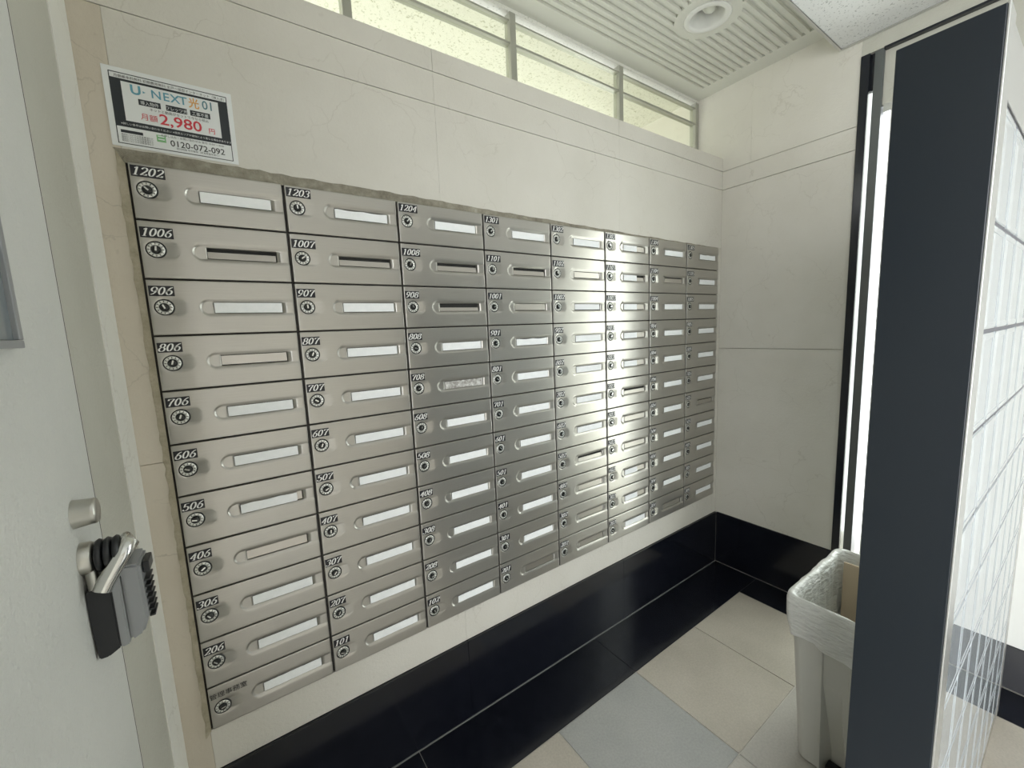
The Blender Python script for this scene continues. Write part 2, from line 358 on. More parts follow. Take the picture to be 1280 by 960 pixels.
# ---- ceilings
def ceiling_ribbed():
    c = MB(); HX, HY, HR = 1.748, -.205, .078
    c.box(-.2, HX - HR, -.457, .17, ZC + .012, ZC + .05); c.box(HX + HR, X1 + .012, -.457, .17, ZC + .012, ZC + .05)
    c.box(HX - HR, HX + HR, -.457, HY - HR, ZC + .012, ZC + .05); c.box(HX - HR, HX + HR, HY + HR, .17, ZC + .012, ZC + .05)
    c.box(HX - HR - .01, HX + HR + .01, HY - HR - .01, HY + HR + .01, ZC + .12, ZC + .13)
    root = struct('ceiling', c, M['rock'])
    p = MB(); LX, LY, LR = 1.748, -.205, .118
    x_a, x_b = -.2, 2.187
    p.box(-.2, X1, .072, .165, ZC, ZC + .0119)                  # smooth margins
    p.box(-.2, X1, -.457, -.415, ZC, ZC + .0119)
    p.box(x_b, X1, -.415, .072, ZC, ZC + .0119)
    p.box(x_a, HX - HR, -.415, .072, ZC + .0105, ZC + .0119); p.box(HX + HR, x_b, -.415, .072, ZC + .0105, ZC + .0119)
    p.box(HX - HR, HX + HR, -.415, HY - HR, ZC + .0105, ZC + .0119); p.box(HX - HR, HX + HR, HY + HR, .072, ZC + .0105, ZC + .0119)          # groove floor
    pitch = .0305; nr = 16
    for k in range(nr):
        y0 = .072 - k * pitch - pitch * .48 - .0155; y1 = y0 + .0185
        yc = (y0 + y1) / 2; dy = abs(yc - LY)
        def bar(xa, xb):
            # rounded rib
            vs = []; prof = [(y0, ZC + .0106), (y0 + .0012, ZC + .0006), (yc, ZC), (y1 - .0012, ZC + .0006), (y1, ZC + .0106)]
            for xx in (xa, xb): vs += [(xx, yy, zz) for yy, zz in prof]
            p.add(vs, [(j, j + 1, j + 6, j + 5) for j in range(4)] + [(0, 4, 3, 2, 1), (5, 6, 7, 8, 9)], 0)
        if dy < LR:
            g_ = math.sqrt(LR * LR - dy * dy) - .004; bar(x_a, LX - g_); bar(LX + g_, x_b)
        else: bar(x_a, x_b)
    # flat round pad that carries the downlight
    pts = 40; ring = []
    vs = [(LX + LR * math.cos(2 * PI * i / pts), LY + LR * math.sin(2 * PI * i / pts), ZC - .0002) for i in range(pts)]
    vi = [(LX + .079 * math.cos(2 * PI * i / pts), LY + .079 * math.sin(2 * PI * i / pts), ZC - .0002) for i in range(pts)]
    vt = [(x, y, ZC + .0105) for x, y, z in vs]
    p.add(vs + vi + vt, [(i, (i + 1) % pts, pts + (i + 1) % pts, pts + i) for i in range(pts)] + [(i, 2 * pts + i, 2 * pts + (i + 1) % pts, (i + 1) % pts) for i in range(pts)])
    p.build('ribbed_board', M['rib'], root)
    return root
ceil = ceiling_ribbed()
lc = MB(); lc.box(-.2, X1 + .012, -3.3, -.462, ZL + .012, ZL + .10); lc.box(-.2, X1 + .012, -.4615, -.4575, ZL + .002, ZL + .10)
low = struct('ceiling_low', lc, M['white_paint'])
for i in range(4):
    for j in range(5):
        xa = X1 - .012 - (i + 1) * .606; ya = -.466 - (j + 1) * .606
        MB().box(xa + .0006, xa + .6054, ya + .0006, ya + .6054, ZL, ZL + .0119, bev=.0012).build('ceiling_board', M['rock_white'], low)
e = MB(); e.box(-.2, X1, -.4655, -.4565, ZL - .003, ZL + .002); e.box(X1 - .012, X1, -3.3, -.4655, ZL - .003, ZL + .002)
struct('trim_1', e, M['alu'])
# ---- floor
fl = struct('floor', MB().box(-.2, 3.2, -3.9, .15, -.06, -.003), M['grout'])
G = .0017
xs = [-.30, .10, .5015, .903, 1.3035, 1.704, 2.1]
ys = [-.22, -.6145, -1.013, -1.413, -1.813, -2.213, -2.613, -3.013]
cols = {(3, 0): 'tile_grey', (3, 1): 'tile_pale', (4, 0): 'tile_beige', (4, 1): 'tile_pale', (5, 0): 'tile_beige', (2, 0): 'tile_beige', (5, 2): 'tile_beige', (2, 1): 'tile_grey'}
for i in range(6):
    for j in range(7):
        x0 = max(xs[i], -.2); k = cols.get((i, j), random.choice(['tile_beige', 'tile_pale', 'tile_grey']))
        MB().box(x0 + G, xs[i + 1] - G, ys[j + 1] + G, ys[j] - G, -.0028, 0, bev=.0006).build('floor_tile', M[k], fl)
for x0, x1 in ((-.2, .5015), (.5015, 1.3035), (1.3035, 2.1)):
    MB().box(x0 + G / 2, x1 - G / 2, -.22 + G / 2, 0, -.0028, 0.0002, bev=.0005).build('border_tile', M['black_tile'], fl)
yb = [0, -.22, -1.02, -1.82, -2.62]
for k in range(4):
    MB().box(2.1 + G / 2, X1 - .006, yb[k + 1] + G / 2, yb[k] - G / 2, -.0028, 0.0002, bev=.0005).build('border_tile', M['black_tile'], fl)
struct('trim_2', MB().box(-.05, X1 - .007, -.0012, .0008, .0003, .0035), mat('grout_dim', (.2, .2, .19), .8))

# ---- clerestory window above the mailbox wall
wy = .150
wf = MB()
posts = [-.10, .512, 1.094, 1.675, 2.264]
win = empty('window_1', (0, 0, 0), kind='structure')
MB().box(-.2, X1, wy - .004, wy + .03, 2.462, 2.474).build('window_head', M['rock'], win)
MB().box(-.2, X1 - .001, wy - .001, wy + .03, 2.1465, 2.165).build('window_sill', M['frame_grey'], win)
for px in posts:
    MB().box(px - .013, px + .013, wy - .006, wy + .028, 2.1655, 2.4615, bev=.001).build('window_post', M['frame_grey'], win)
for a, bb in zip(posts[:-1], posts[1:]):
    MB().box(a + .0132, bb - .0132, wy - .002, wy + .024, 2.356, 2.364).build('window_rail', M['frame_grey'], win)
    MB().box(a + .0132, bb - .0132, wy - .001, wy + .022, 2.432, 2.438).build('window_rail', M['frame_grey'], win)
    MB().box(a + .0132, bb - .0132, wy + .010, wy + .013, 2.1655, 2.3558).build('pane', M['glass_clere'], win)
    MB().box(a + .0132, bb - .0132, wy + .010, wy + .013, 2.3642, 2.4318).build('pane', M['glass_clere'], win)
# outdoors beyond the clerestory: the eave carries on at ceiling height
struct('ceiling_eave', MB().box(-.8, X1, .182, 1.1, 2.49, 2.52), M['rock_eave'])
struct('ground_front', MB().box(-3.5, -.2, -5, .15, -.10, -.06), M['ground'])
struct('wall_sky_blocker', MB().box(-3.0, 3.4, 2.2, 2.35, -.06, 3.4), M['ground'])  # unseen wall, added to block sky light so the eave is dimmer
struct('ground', MB().box(-3.0, 3.4, .15, 2.2, -.10, -.06), M['ground'])

# ---- door in the back wall beside the stone: jamb, frame, glass
dr = empty('door_2', (0, 0, 0), kind='structure')
MB().box(X1 - .008, X1 + .06, -.5585, -.5305, 0, 2.334, bev=.0015).build('jamb', M['jamb'], dr)
MB().box(X1 - .002, X1 + .05, -.600, -.5715, 0, 2.334, bev=.0015).build('frame_post', M['frame_dark'], dr)
MB().box(X1 - .002, X1 + .05, -1.019, -.995, 0, 2.334, bev=.0015).build('frame_post', M['alu'], dr)
MB().box(X1 - .010, X1 + .05, -.994, -.600, 2.326, 2.334).build('head_rail', M['jamb'], dr)
MB().box(X1 + .01, X1 + .03, -.994, -.600, 2.135, 2.3255).build('transom_panel', M['stone_grain'], dr)
MB().box(X1 + .005, X1 + .04, -.994, -.604, 2.105, 2.134, bev=.002).build('door_rail', M['alu'], dr)
MB().box(X1 + .005, X1 + .04, -.994, -.604, .0, .09, bev=.002).build('door_rail', M['alu'], dr)
MB().box(X1 + .012, X1 + .02, -.632, -.626, .0905, 2.1045).build('glazing_bar', M['white_paint'], dr)
MB().box(X1 + .016, X1 + .020, -.6255, -.995, .0905, 2.1045).build('pane', M['glass'], dr)
MB().box(X1 + .016, X1 + .020, -.5714, -.5587, .004, 2.20).build('pane', M['glass'], dr)
MB().box(X1 + .010, X1 + .03, -.5714, -.5587, 2.2005, 2.334).build('transom_panel', M['jamb'], dr)

# ================================================================ MAILBOXES
CW, RH = .28, .1201
def sstep(t): t = max(0, min(1, t)); return t * t * (3 - 2 * t)
def axis_pts(marks, lo, hi, step):
    s = sorted(set([round(x, 5) for x in marks if lo <= x <= hi] + [lo, hi])); out = []
    for a, b2 in zip(s[:-1], s[1:]):
        n = max(1, int(math.ceil((b2 - a) / step)))
        out += [a + (b2 - a) * i / n for i in range(n)]
    return out + [hi]
SX0, SX1, SZ0, SZ1 = .1145, .2515, RH - .0725, RH - .0485     # letter slot
def panel_mesh(name, cut_top=0.0, cut_bot=0.0):
    lo, hi = .0019 + cut_bot, RH - .0019 - cut_top
    x0, x1 = .0029, CW - .0029
    e = .0002
    xm = [x0 + .001, x0 + .0025, x0 + .005, x1 - .001, x1 - .0025, x1 - .005, SX0 - e, SX0 + e, SX1 - e, SX1 + e]
    zm = [lo + .0008, lo + .002, lo + .004, hi - .0008, hi - .002, hi - .004, SZ0 - e, SZ0 + e, SZ1 - e, SZ1 + e]
    xm += [.008 + .002 * k for k in range(34)] + [.086 + .002 * k for k in range(13)]
    zm += [RH - .0435 - .0024 * k for k in range(15)]
    X = axis_pts(xm, x0, x1, .012); Z = axis_pts(zm, lo, hi, .006)
    def stadium(x, z, xa, xb, zc, r):
        cx = min(max(x, xa), xb); return math.hypot(x - cx, z - zc) - r
    def h(x, z):
        y = .0004 * ((z - (lo + hi) / 2) / .06) ** 2
        for dd in (x - x0, x1 - x, z - lo, hi - z):
            if dd < .003: y += .0010 * (1 - math.sqrt(max(0, 1 - (1 - dd / .003) ** 2)))
        s1 = stadium(x, z, .1060, .40, RH - .060, .0180)
        fade = 1 - .45 * sstep((x - .240) / .038)
        y += .0042 * fade * (1 - sstep((s1 + .0045) / .0048))
        s2 = stadium(x, z, .0275, .0525, RH - .0595, .0178)
        y += .0026 * (1 - .95 * sstep((x - .036) / .032)) * (1 - sstep((s2 + .0035) / .004))
        if SX0 < x < SX1 and SZ0 < z < SZ1: y = .0114
        return y
    nx, nz = len(X), len(Z)
    vs = [(x, h(x, z), z) for z in Z for x in X]
    fs = []; mi = []; sm = []
    for j in range(nz - 1):
        for i in range(nx - 1):
            fs.append((j * nx + i, j * nx + i + 1, (j + 1) * nx + i + 1, (j + 1) * nx + i))
            xc = (X[i] + X[i + 1]) / 2; zc = (Z[j] + Z[j + 1]) / 2
            ins = SX0 - e < xc < SX1 + e and SZ0 - e < zc < SZ1 + e
            mi.append(1 if (SX0 < xc < SX1 and SZ0 < zc < SZ1) else 0); sm.append(not ins)
    mb = MB(); mb.v = vs; mb.f = fs; mb.m = mi; mb.sm = sm
    # sides going back
    per = [j * nx for j in range(nz)] + [(nz - 1) * nx + i for i in range(1, nx)] + [j * nx + nx - 1 for j in range(nz - 2, -1, -1)] + [i for i in range(nx - 2, 0, -1)]
    n0 = len(mb.v)
    for k in per: x, y, z = vs[k]; mb.v.append((x, .0118, z))
    for k in range(len(per)):
        k2 = (k + 1) % len(per); mb.f.append((per[k], per[k2], n0 + k2, n0 + k)); mb.m.append(0); mb.sm.append(False)
    me = bpy.data.meshes.new(name); me.from_pydata(mb.v, [], mb.f)
    me.materials.append(M['silver']); me.materials.append(M['dark_in'])
    me.polygons.foreach_set('material_index', mb.m); me.polygons.foreach_set('use_smooth', mb.sm); me.update()
    return me
PM = {0: panel_mesh('front_panel', cut_top=.0072), 1: panel_mesh('front_panel'), 2: panel_mesh('front_panel', cut_bot=.009)}

# dial lock meshes (axis along -y, centred on origin, resting in the dial recess)
def dial_meshes():
    a = MB().lathe((0, 0, 0), (0, -1, 0), [(.0001, .0), (.0172, .0), (.0180, .0022), (.0170, .0032), (.0152, .0030), (.0001, .0024)], 36).mesh('dial_rim', [M['dial_black']])
    f = MB().lathe((0, 0, 0), (0, -1, 0), [(.0151, .0022), (.0149, .0031), (.0088, .0034), (.0086, .0027)], 36)
    for k in range(12):
        t = 2 * PI * k / 12; u = Vector((math.cos(t), 0, math.sin(t))); w_ = Vector((-math.sin(t), 0, math.cos(t)))
        q = [u * r + w_ * s + Vector((0, -.0037, 0)) for r, s in ((.0104, -.0005), (.0140, -.0008), (.0140, .0008), (.0104, .0005))]
        f.add(q + [v_ + Vector((0, .0008, 0)) for v_ in q], [(0, 1, 2, 3), (0, 4, 5, 1), (1, 5, 6, 2), (2, 6, 7, 3), (3, 7, 4, 0)], 1)
    f = f.mesh('dial_face', [M['dial_face'], M['dial_black']])
    kn = MB().lathe((0, 0, 0), (0, -1, 0), [(.0001, .0025), (.0086, .0026), (.0088, .0046), (.0070, .0074), (.0001, .0078)], 12, smooth=False)
    kn.box(-.0015, .0015, -.0090, -.0070, -.0030, .0062, 1)
    kn = kn.mesh('dial_knob', [M['dial_black'], M['chrome']])
    return a, f, kn
DM = dial_meshes()

# slot fillings
def paper_mesh(x0, x1, seed, dy=.0032, name='paper_strip', mt='paper', torn=False):
    random.seed(seed); n = 22; vs = []; fs = []
    for i in range(n + 1):
        x = x0 + (x1 - x0) * i / n
        cut = .002 * abs(math.sin(i * .31 + seed)) if torn else 0
        for j in range(4):
            z = SZ0 + .0006 + (SZ1 - SZ0 - .0012 - cut) * j / 3
            vs.append((x, dy + random.uniform(-.0004, .0004), z))
    for i in range(n):
        for j in range(3): fs.append((i * 4 + j, (i + 1) * 4 + j, (i + 1) * 4 + j + 1, i * 4 + j + 1))
    k = len(vs); vs += [(x, y + .001, z) for x, y, z in vs]
    fs += [tuple(q + k for q in f[::-1]) for f in fs]
    return MB().add(vs, fs, 0, True).mesh(name, [M[mt]])
PAP = [paper_mesh(SX0 + .0006, SX1 - .0006, s) for s in range(4)]
PAP_T = paper_mesh(SX0 + .0006, SX1 - .0006, 9, torn=True)
PAP_D = paper_mesh(SX0 + .0006, SX1 - .0006, 5, mt='paper_dirty')
PAP_H = paper_mesh(SX0 + .0006, SX0 + .083, 6)
PAP_506 = paper_mesh(SX0 + .0006, SX1 - .014, 8, torn=True)
# metal flap: 'open' leaves a dark band on top, 'shut' fills the slot with a dark seam round it
def flap(z0, z1, x0=SX0 + .0008, x1=SX1 - .0022, lean=.003):
    b = MB(); vs = []
    for x in (x0, x1): vs += [(x, .0045, z0), (x, .0045 + lean, z1), (x, .0060 + lean, z1), (x, .0060, z0)]
    b.add(vs, [(0, 1, 2, 3), (4, 7, 6, 5), (0, 4, 5, 1), (1, 5, 6, 2), (2, 6, 7, 3), (3, 7, 4, 0)]); return b.mesh('slot_flap', [M['flap']])
FL_O = flap(SZ0 + .001, SZ1 - .0085); FL_OD = flap(SZ0 + .0010, SZ1 - .0125); FL_S = flap(SZ0 + .0022, SZ1 - .0012, lean=.0012); FL_T = flap(SZ0 + .0008, SZ1 - .0045, lean=.002)

# Didone-like italic digits from pen strokes
def arc(cx, cy, rx, ry, a0, a1, n=14): return [(cx + rx * math.cos(math.radians(a0 + (a1 - a0) * i / n)), cy + ry * math.sin(math.radians(a0 + (a1 - a0) * i / n))) for i in range(n + 1)]
GL = {
 '0': [arc(.3, .5, .22, .46, 0, 360, 28)],
 '1': [[(.32, .98), (.32, .02)], [(.12, .82), (.32, .97)], [(.14, .02), (.5, .02)]],
 '2': [arc(.3, .72, .22, .24, 170, -20) + [(.42, .5), (.25, .26), (.08, .06)], [(.08, .07), (.3, .1), (.54, .05)], [(.54, .05), (.56, .22)]],
 '3': [arc(.28, .73, .21, .22, 160, -80, 12) + [(.24, .53)], [(.24, .53)] + arc(.27, .27, .25, .25, 85, -160, 14)],
 '4': [[(.42, .98), (.42, .02)], [(.42, .97), (.04, .32)], [(.04, .32), (.58, .32)], [(.26, .02), (.56, .02)]],
 '5': [[(.14, .95), (.5, .95)], [(.14, .95), (.12, .52)], [(.12, .52)] + arc(.28, .31, .25, .28, 120, -160, 16)],
 '6': [[(.5, .95), (.34, .88), (.2, .7), (.1, .4)], arc(.31, .3, .22, .27, 0, 360, 24)],
 '7': [[(.08, .94), (.56, .94)], [(.08, .94), (.07, .76)], [(.56, .94), (.36, .5), (.28, .02)]],
 '8': [arc(.3, .74, .19, .22, 0, 360, 20), arc(.3, .27, .24, .25, 0, 360, 22)],
 '9': [arc(.3, .70, .22, .27, 0, 360, 24), [(.52, .66), (.46, .36), (.3, .12), (.1, .05)]],
}
def glyph_text(txt, width, height, name='numerals', mt='digits'):
    mb = MB(); n = len(txt); adv = width / n; sc = min(adv / .66, height * 1.0)
    for i, ch in enumerate(txt):
        for st in GL[ch]:
            L_, R_ = [], []
            for k, p in enumerate(st):
                a = st[max(k - 1, 0)]; c = st[min(k + 1, len(st) - 1)]
                if len(st) > 3 and st[0] == st[-1] or (abs(st[0][0] - st[-1][0]) < 1e-6 and abs(st[0][1] - st[-1][1]) < 1e-6):
                    if k == 0: a = st[-2]
                    if k == len(st) - 1: c = st[1]
                dx, dy = c[0] - a[0], c[1] - a[1]; l = math.hypot(dx, dy) or 1; nx, ny = -dy / l, dx / l
                w_ = (.022 + .062 * abs(nx))
                L_.append((p[0] + nx * w_, p[1] + ny * w_)); R_.append((p[0] - nx * w_, p[1] - ny * w_))
            vs = []
            for q in L_ + R_:
                x = (q[0] + .30 * (q[1] - .5)); vs.append((i * adv + adv * .08 + x * adv / .66, -.0006, q[1] * height))
            m_ = len(L_)
            mb.add(vs, [(k, k + 1, m_ + k + 1, m_ + k) for k in range(m_ - 1)])
    return mb.mesh(name, [M[mt]])
def plate_mesh(wd):
    return MB().box(0, wd, -.0004, .0006, 0, .0215, bev=.0003).mesh('number_plate', [M['plate']])
PL4, PL3 = plate_mesh(.0545), plate_mesh(.0425)
def flat_text(txt, size, y, mt, name, parent, x, z, align='LEFT', bold=0.0, sx=1.0, depth=.0002):
    c = bpy.data.curves.new('t', 'FONT'); c.body = txt; c.size = size; c.align_x = align; c.offset = bold * size; c.resolution_u = 3
    o = bpy.data.objects.new('t', c); COL.objects.link(o)
    dg = bpy.context.evaluated_depsgraph_get(); me = bpy.data.meshes.new_from_object(o.evaluated_get(dg))
    bpy.data.objects.remove(o); bpy.data.curves.remove(c)
    for v_ in me.vertices: v_.co = Vector((x + v_.co.x * sx, y, z + v_.co.y))
    me.materials.clear(); me.materials.append(M[mt])
    return link(name, me, parent)

# housing behind the mailboxes
hs = MB(); hs.box(-.002, 2.2405, .0125, .049, .4035, 1.7105)
house = hs.build('mailbox_housing', M['gap']); tag(house, 'dark recessed housing behind the grid of silver mailboxes, seen in the gaps', 'housing')

NUM = []
floors = ['12', '10', '9', '8', '7', '6', '5', '4', '3', '2']
def number(c, r):
    if c == 0: return 'X' if r == 10 else ('1202' if r == 0 else '%d06' % (11 - r))
    if c == 1: return '101' if r == 10 else ('1203' if r == 0 else '%d07' % (11 - r))
    if c == 2: return '102' if r == 10 else ('1204' if r == 0 else '%d08' % (11 - r))
    f = 13 if r == 0 else 12 - r
    return '%d0%d' % (f, c - 2)
ST = [ 'POPMPPPLMPP'.replace('L', 'L'), 'TOPPPPPPPPP', 'POOPDPPPPPP', 'POMTPPPPPPM', 'PMGPPPPOMMM', 'HQHHHOMMHHP', 'PNPPPPPPPPM', 'TPPPPPNPPPP']
ST[0] = 'POPMPPKMPPP'
words = ['leftmost', 'second', 'third', 'fourth', 'fifth', 'sixth', 'seventh', 'rightmost']
rows = ['top', 'second', 'third', 'fourth', 'fifth', 'sixth', 'seventh', 'eighth', 'ninth', 'tenth', 'bottom']
descr = {'P': 'white paper closing its slot', 'T': 'a crumpled paper strip in its slot', 'K': 'paper mostly covering its slot', 'O': 'an open slot above a metal flap', 'M': 'a bare metal flap in its slot',
         'G': 'a grey flap filling its slot', 'D': 'smudged paper in its slot', 'H': 'paper on the left half of its slot', 'Q': 'paper and a dark gap in its slot', 'N': 'a thin dark gap over its flap'}
M['flap_pale'] = mat('flap_pale', (0.66, 0.66, 0.68), 0.45, 0.5)
FL_G = FL_S.copy(); FL_G.materials.clear(); FL_G.materials.append(M['flap_pale'])
ang = random.Random(3)
for c in range(8):
    for r in range(11):
        z0 = 1.7168 - (r + 1) * RH; s = ST[c][r]; num = number(c, r)
        vr = 0 if r == 0 else (2 if r == 10 else 1)
        place = '%s mailbox of the %s column' % (rows[r], words[c])
        if num == 'X': lab = 'silver mailbox marked with dark kanji, lowest of the leftmost column, white paper in slot'
        elif c <= 4: lab = 'silver mailbox numbered %s, %s, %s' % (num, place.replace(' mailbox of', ' of'), descr[s])
        else: lab = 'silver mailbox with %s, %s' % (descr[s], place.replace(' mailbox of', ' of'))
        t = empty('mailbox', (c * CW, 0, z0), lab, 'mailbox', 'silver mailboxes in the wall grid')
        link('front_panel', PM[vr], t)
        dz = -.0045 if r == 0 else 0
        # dial
        dl = link('dial_lock', DM[0], t, (.0275, .0034, RH - .0595))
        link('dial_face', DM[1], dl); k = link('dial_knob', DM[2], dl); k.rotation_euler = (0, ang.uniform(-1.4, 1.4), 0)
        # slot
        if s == 'P': link('paper_strip', PAP[(c * 3 + r) % 4], t)
        elif s == 'T': link('paper_strip', PAP_T, t)
        elif s == 'K': link('slot_flap', FL_S, t, (0, .002, 0)); link('paper_strip', PAP_506, t)
        elif s == 'D': link('paper_strip', PAP_D, t)
        elif s in 'HQ':
            link('paper_strip', PAP_H, t)
            link('slot_flap', FL_O if s == 'Q' else FL_S, t, (0, .002, 0))
        elif s == 'O': link('slot_flap', FL_O if not (c == 2 and r == 2) else FL_OD, t)
        elif s == 'N': link('slot_flap', FL_T, t)
        elif s == 'G': link('slot_flap', FL_G, t)
        else: link('slot_flap', FL_S, t)
        # number
        zt = RH - .0338 + (-.002 if r else .002)
        if num == 'X':
            flat_text('管理事務室', .0155, -.0008, 'ink', 'kanji_lettering', t, .004, RH - .031)
        else:
            wd = .0545 if len(num) == 4 else .0425
            pl = link('number_plate', PL4 if len(num) == 4 else PL3, t, (.0055, -.0006, zt - (.0035 if r == 0 else 0)))
            link('numerals', glyph_text(num, wd - .004, .0165), pl, (.002, 0, .0026))

# ================================================================ POSTER
PX, PZ = -.0165, 1.7395
PW, PH = .2125, .1495
ps = empty('poster', (PX, WY, PZ), 'white and black framed price notice stuck on the wall above the first mailbox', 'poster')
MB().box(0, PW, -.0018, -.0002, 0, PH, bev=.0003).build('sheet', M['sheet_white'], ps)
def U(u): return u * PW
def V(v): return (1 - v) * PH
def rect(u0, v0, u1, v1, y=-.0021, mt='print_black', name='printed_block', t=.00025):
    return MB().box(U(u0), U(u1), y, y + t, V(v1), V(v0)).build(name, M[mt], ps)
rect(.045, .06, .955, .965, -.0020, 'print_black', 'printed_frame')
rect(.052, .072, .948, .135, -.0022, 'sheet_white', 'printed_band')
rect(.052, .745, .948, .955, -.0022, 'sheet_white', 'printed_band')
rect(.125, .165, .875, .66, -.0022, 'sheet_white', 'printed_card')
yt = -.0026
flat_text('月額基本料無料 初期費用無料 全戸一括型インターネット（導入済）', .0062, yt, 'ink', 'small_print', ps, U(.08), V(.122), sx=.98)
flat_text('U', .0245, yt, 'teal', 'logo_letter', ps, U(.185), V(.30), bold=.03)
flat_text('▸', .015, yt, 'teal', 'logo_mark', ps, U(.275), V(.285))
for ch, u0 in (('N', .335), ('E', .425), ('X', .483), ('T', .552)): flat_text(ch, .0225, yt, 'teal', 'logo_letter', ps, U(u0), V(.30), bold=.012)
flat_text('光', .0215, yt, 'orange', 'logo_mark', ps, U(.625), V(.305), bold=.02, sx=.88)
flat_text('01', .0245, yt, 'teal_dark', 'logo_letter', ps, U(.735), V(.30), bold=.01, sx=.88)
for u0, tx in ((.235, '導入物件'), (.44, 'フレッツ光'), (.63, '工事不要')):
    rect(u0, .35, u0 + .165, .425, -.0024, 'print_black', 'printed_tag')
    flat_text(tx, .0082, -.0028, 'sheet_white', 'tag_lettering', ps, U(u0 + .0825), V(.412), 'CENTER', sx=.9)
flat_text('ネットと動画がセットで今なら税込', .0062, yt, 'ink', 'small_print', ps, U(.31), V(.475))
flat_text('月額', .0138, yt, 'red', 'price_lettering', ps, U(.235), V(.605), bold=.0)
flat_text('2,980', .0290, yt, 'red', 'price_lettering', ps, U(.375), V(.625), bold=.012, sx=1.12)
flat_text('円', .0125, yt, 'red', 'price_lettering', ps, U(.765), V(.62), bold=.01)
flat_text('※詳しい条件はお問い合わせください ※提供エリアや建物により異なる場合があります', .0048, yt, 'sheet_white', 'small_print', ps, U(.085), V(.715), sx=1.0)
rect(.075, .785, .235, .822, -.0024, 'print_black', 'printed_tag')
for k in range(4): flat_text('契約についての注意事項など', .0038, yt, 'ink', 'small_print', ps, U(.075), V(.855 + .026 * k))
rect(.335, .775, .405, .865, -.0024, 'green', 'green_mark')
for k in range(2): rect(.345, .785 + k * .038, .395, .800 + k * .038, -.0026, 'sheet_white', 'green_mark_line')
flat_text('お申し込み・お問い合わせは 受付 10:00～18:00', .0052, yt, 'ink', 'small_print', ps, U(.37), V(.785))
flat_text('0120-072-092', .0170, yt, 'ink', 'phone_number', ps, U(.435), V(.895), bold=.008, sx=1.0)
flat_text('受付時間 年中無休（年末年始を除く）', .0045, yt, 'ink', 'small_print', ps, U(.48), V(.93))

# ================================================================ GLASS BLOCK PARTITION
XP, YF, YB, ZT = .978, -1.060, -.952, 1.723
part = empty('partition', (XP, (YF + YB) / 2, 0), 'glass block partition wall with charcoal end panel, right of the waste bin', 'partition')
def pl(mb, name, mt):
    me = mb.mesh(name, [M[mt]] if isinstance(mt, str) else mt); me.transform(Matrix.Translation((-XP, -(YF + YB) / 2, 0)))
    return link(name, me, part)
pl(MB().box(XP, XP + .050, YF + .0012, YB, 0, ZT, bev=.0012), 'end_panel', 'black_panel')
pl(MB().box(XP + .0012, XP + .048, YF - .0015, YF + .001, 0, ZT + .002, bev=.0006), 'front_stile', 'alu')
XE = 1.034 + 8 * .131
pl(MB().box(XP + .0505, XE + .05, YF + .001, YB - .001, 1.6265, ZT, bev=.001), 'top_rail', 'alu')
pl(MB().box(XP + .0505, XE, YF + .002, YB - .002, 0, .040), 'base_rail', 'satin')
pl(MB().box(XE + .0005, XE + .05, YF + .001, YB - .001, 0.0, 1.626, bev=.001), 'end_stile', 'alu')
jt = MB()
for k in range(9): jt.box(1.034 + k * .131 - .0028, 1.034 + k * .131 + .0028, YF + .0035, YB - .0035, .0405, 1.6264)
for k in range(11):
    z = 1.622 - k * .158
    for i in range(8): jt.box(1.034 + i * .131 + .0029, 1.034 + (i + 1) * .131 - .0029, YF + .0035, YB - .0035, z - .0028, z + .0028)
pl(jt, 'block_joints', 'block_joint')
def block_mesh():
    b = MB(); hx, hz = .131 / 2 - .0030, .158 / 2 - .0030; yf, yb = -.0525, .0525
    def ringp(ix, y, r):
        out = []
        for cx, cz, a0 in ((hx - ix - r, hz - ix - r, 0), (-(hx - ix - r), hz - ix - r, 90), (-(hx - ix - r), -(hz - ix - r), 180), (hx - ix - r, -(hz - ix - r), 270)):
            for k in range(4):
                t = math.radians(a0 + 30 * k); out.append((cx + r * math.cos(t), y, cz + r * math.sin(t)))
        return out
    rings = [ringp(.0105, yf + .0006, .004), ringp(.0095, yf, .004), ringp(.002, yf, .008), ringp(.0006, yf + .0006, .009), ringp(0, yf + .002, .009),
             ringp(0, yb - .002, .009), ringp(.0006, yb - .0006, .009), ringp(.002, yb, .008), ringp(.0095, yb, .004), ringp(.0105, yb - .0006, .004)]
    vs = [p for r in rings for p in r]; n = 16; fs = []
    for j in range(len(rings) - 1):
        for k in range(n): fs.append((j * n + k, j * n + (k + 1) % n, (j + 1) * n + (k + 1) % n, (j + 1) * n + k))
    b.add(vs, fs, 0, False); b.add(rings[0], [tuple(range(n))]); b.add(rings[-1], [tuple(range(n))[::-1]]); return b.mesh('glass_block', [M['block']])
BM = block_mesh()
for i in range(8):
    for k in range(10):
        o = link('glass_block', BM, part, (1.034 + (i + .5) * .131 - XP, 0, 1.622 - (k + .5) * .158))

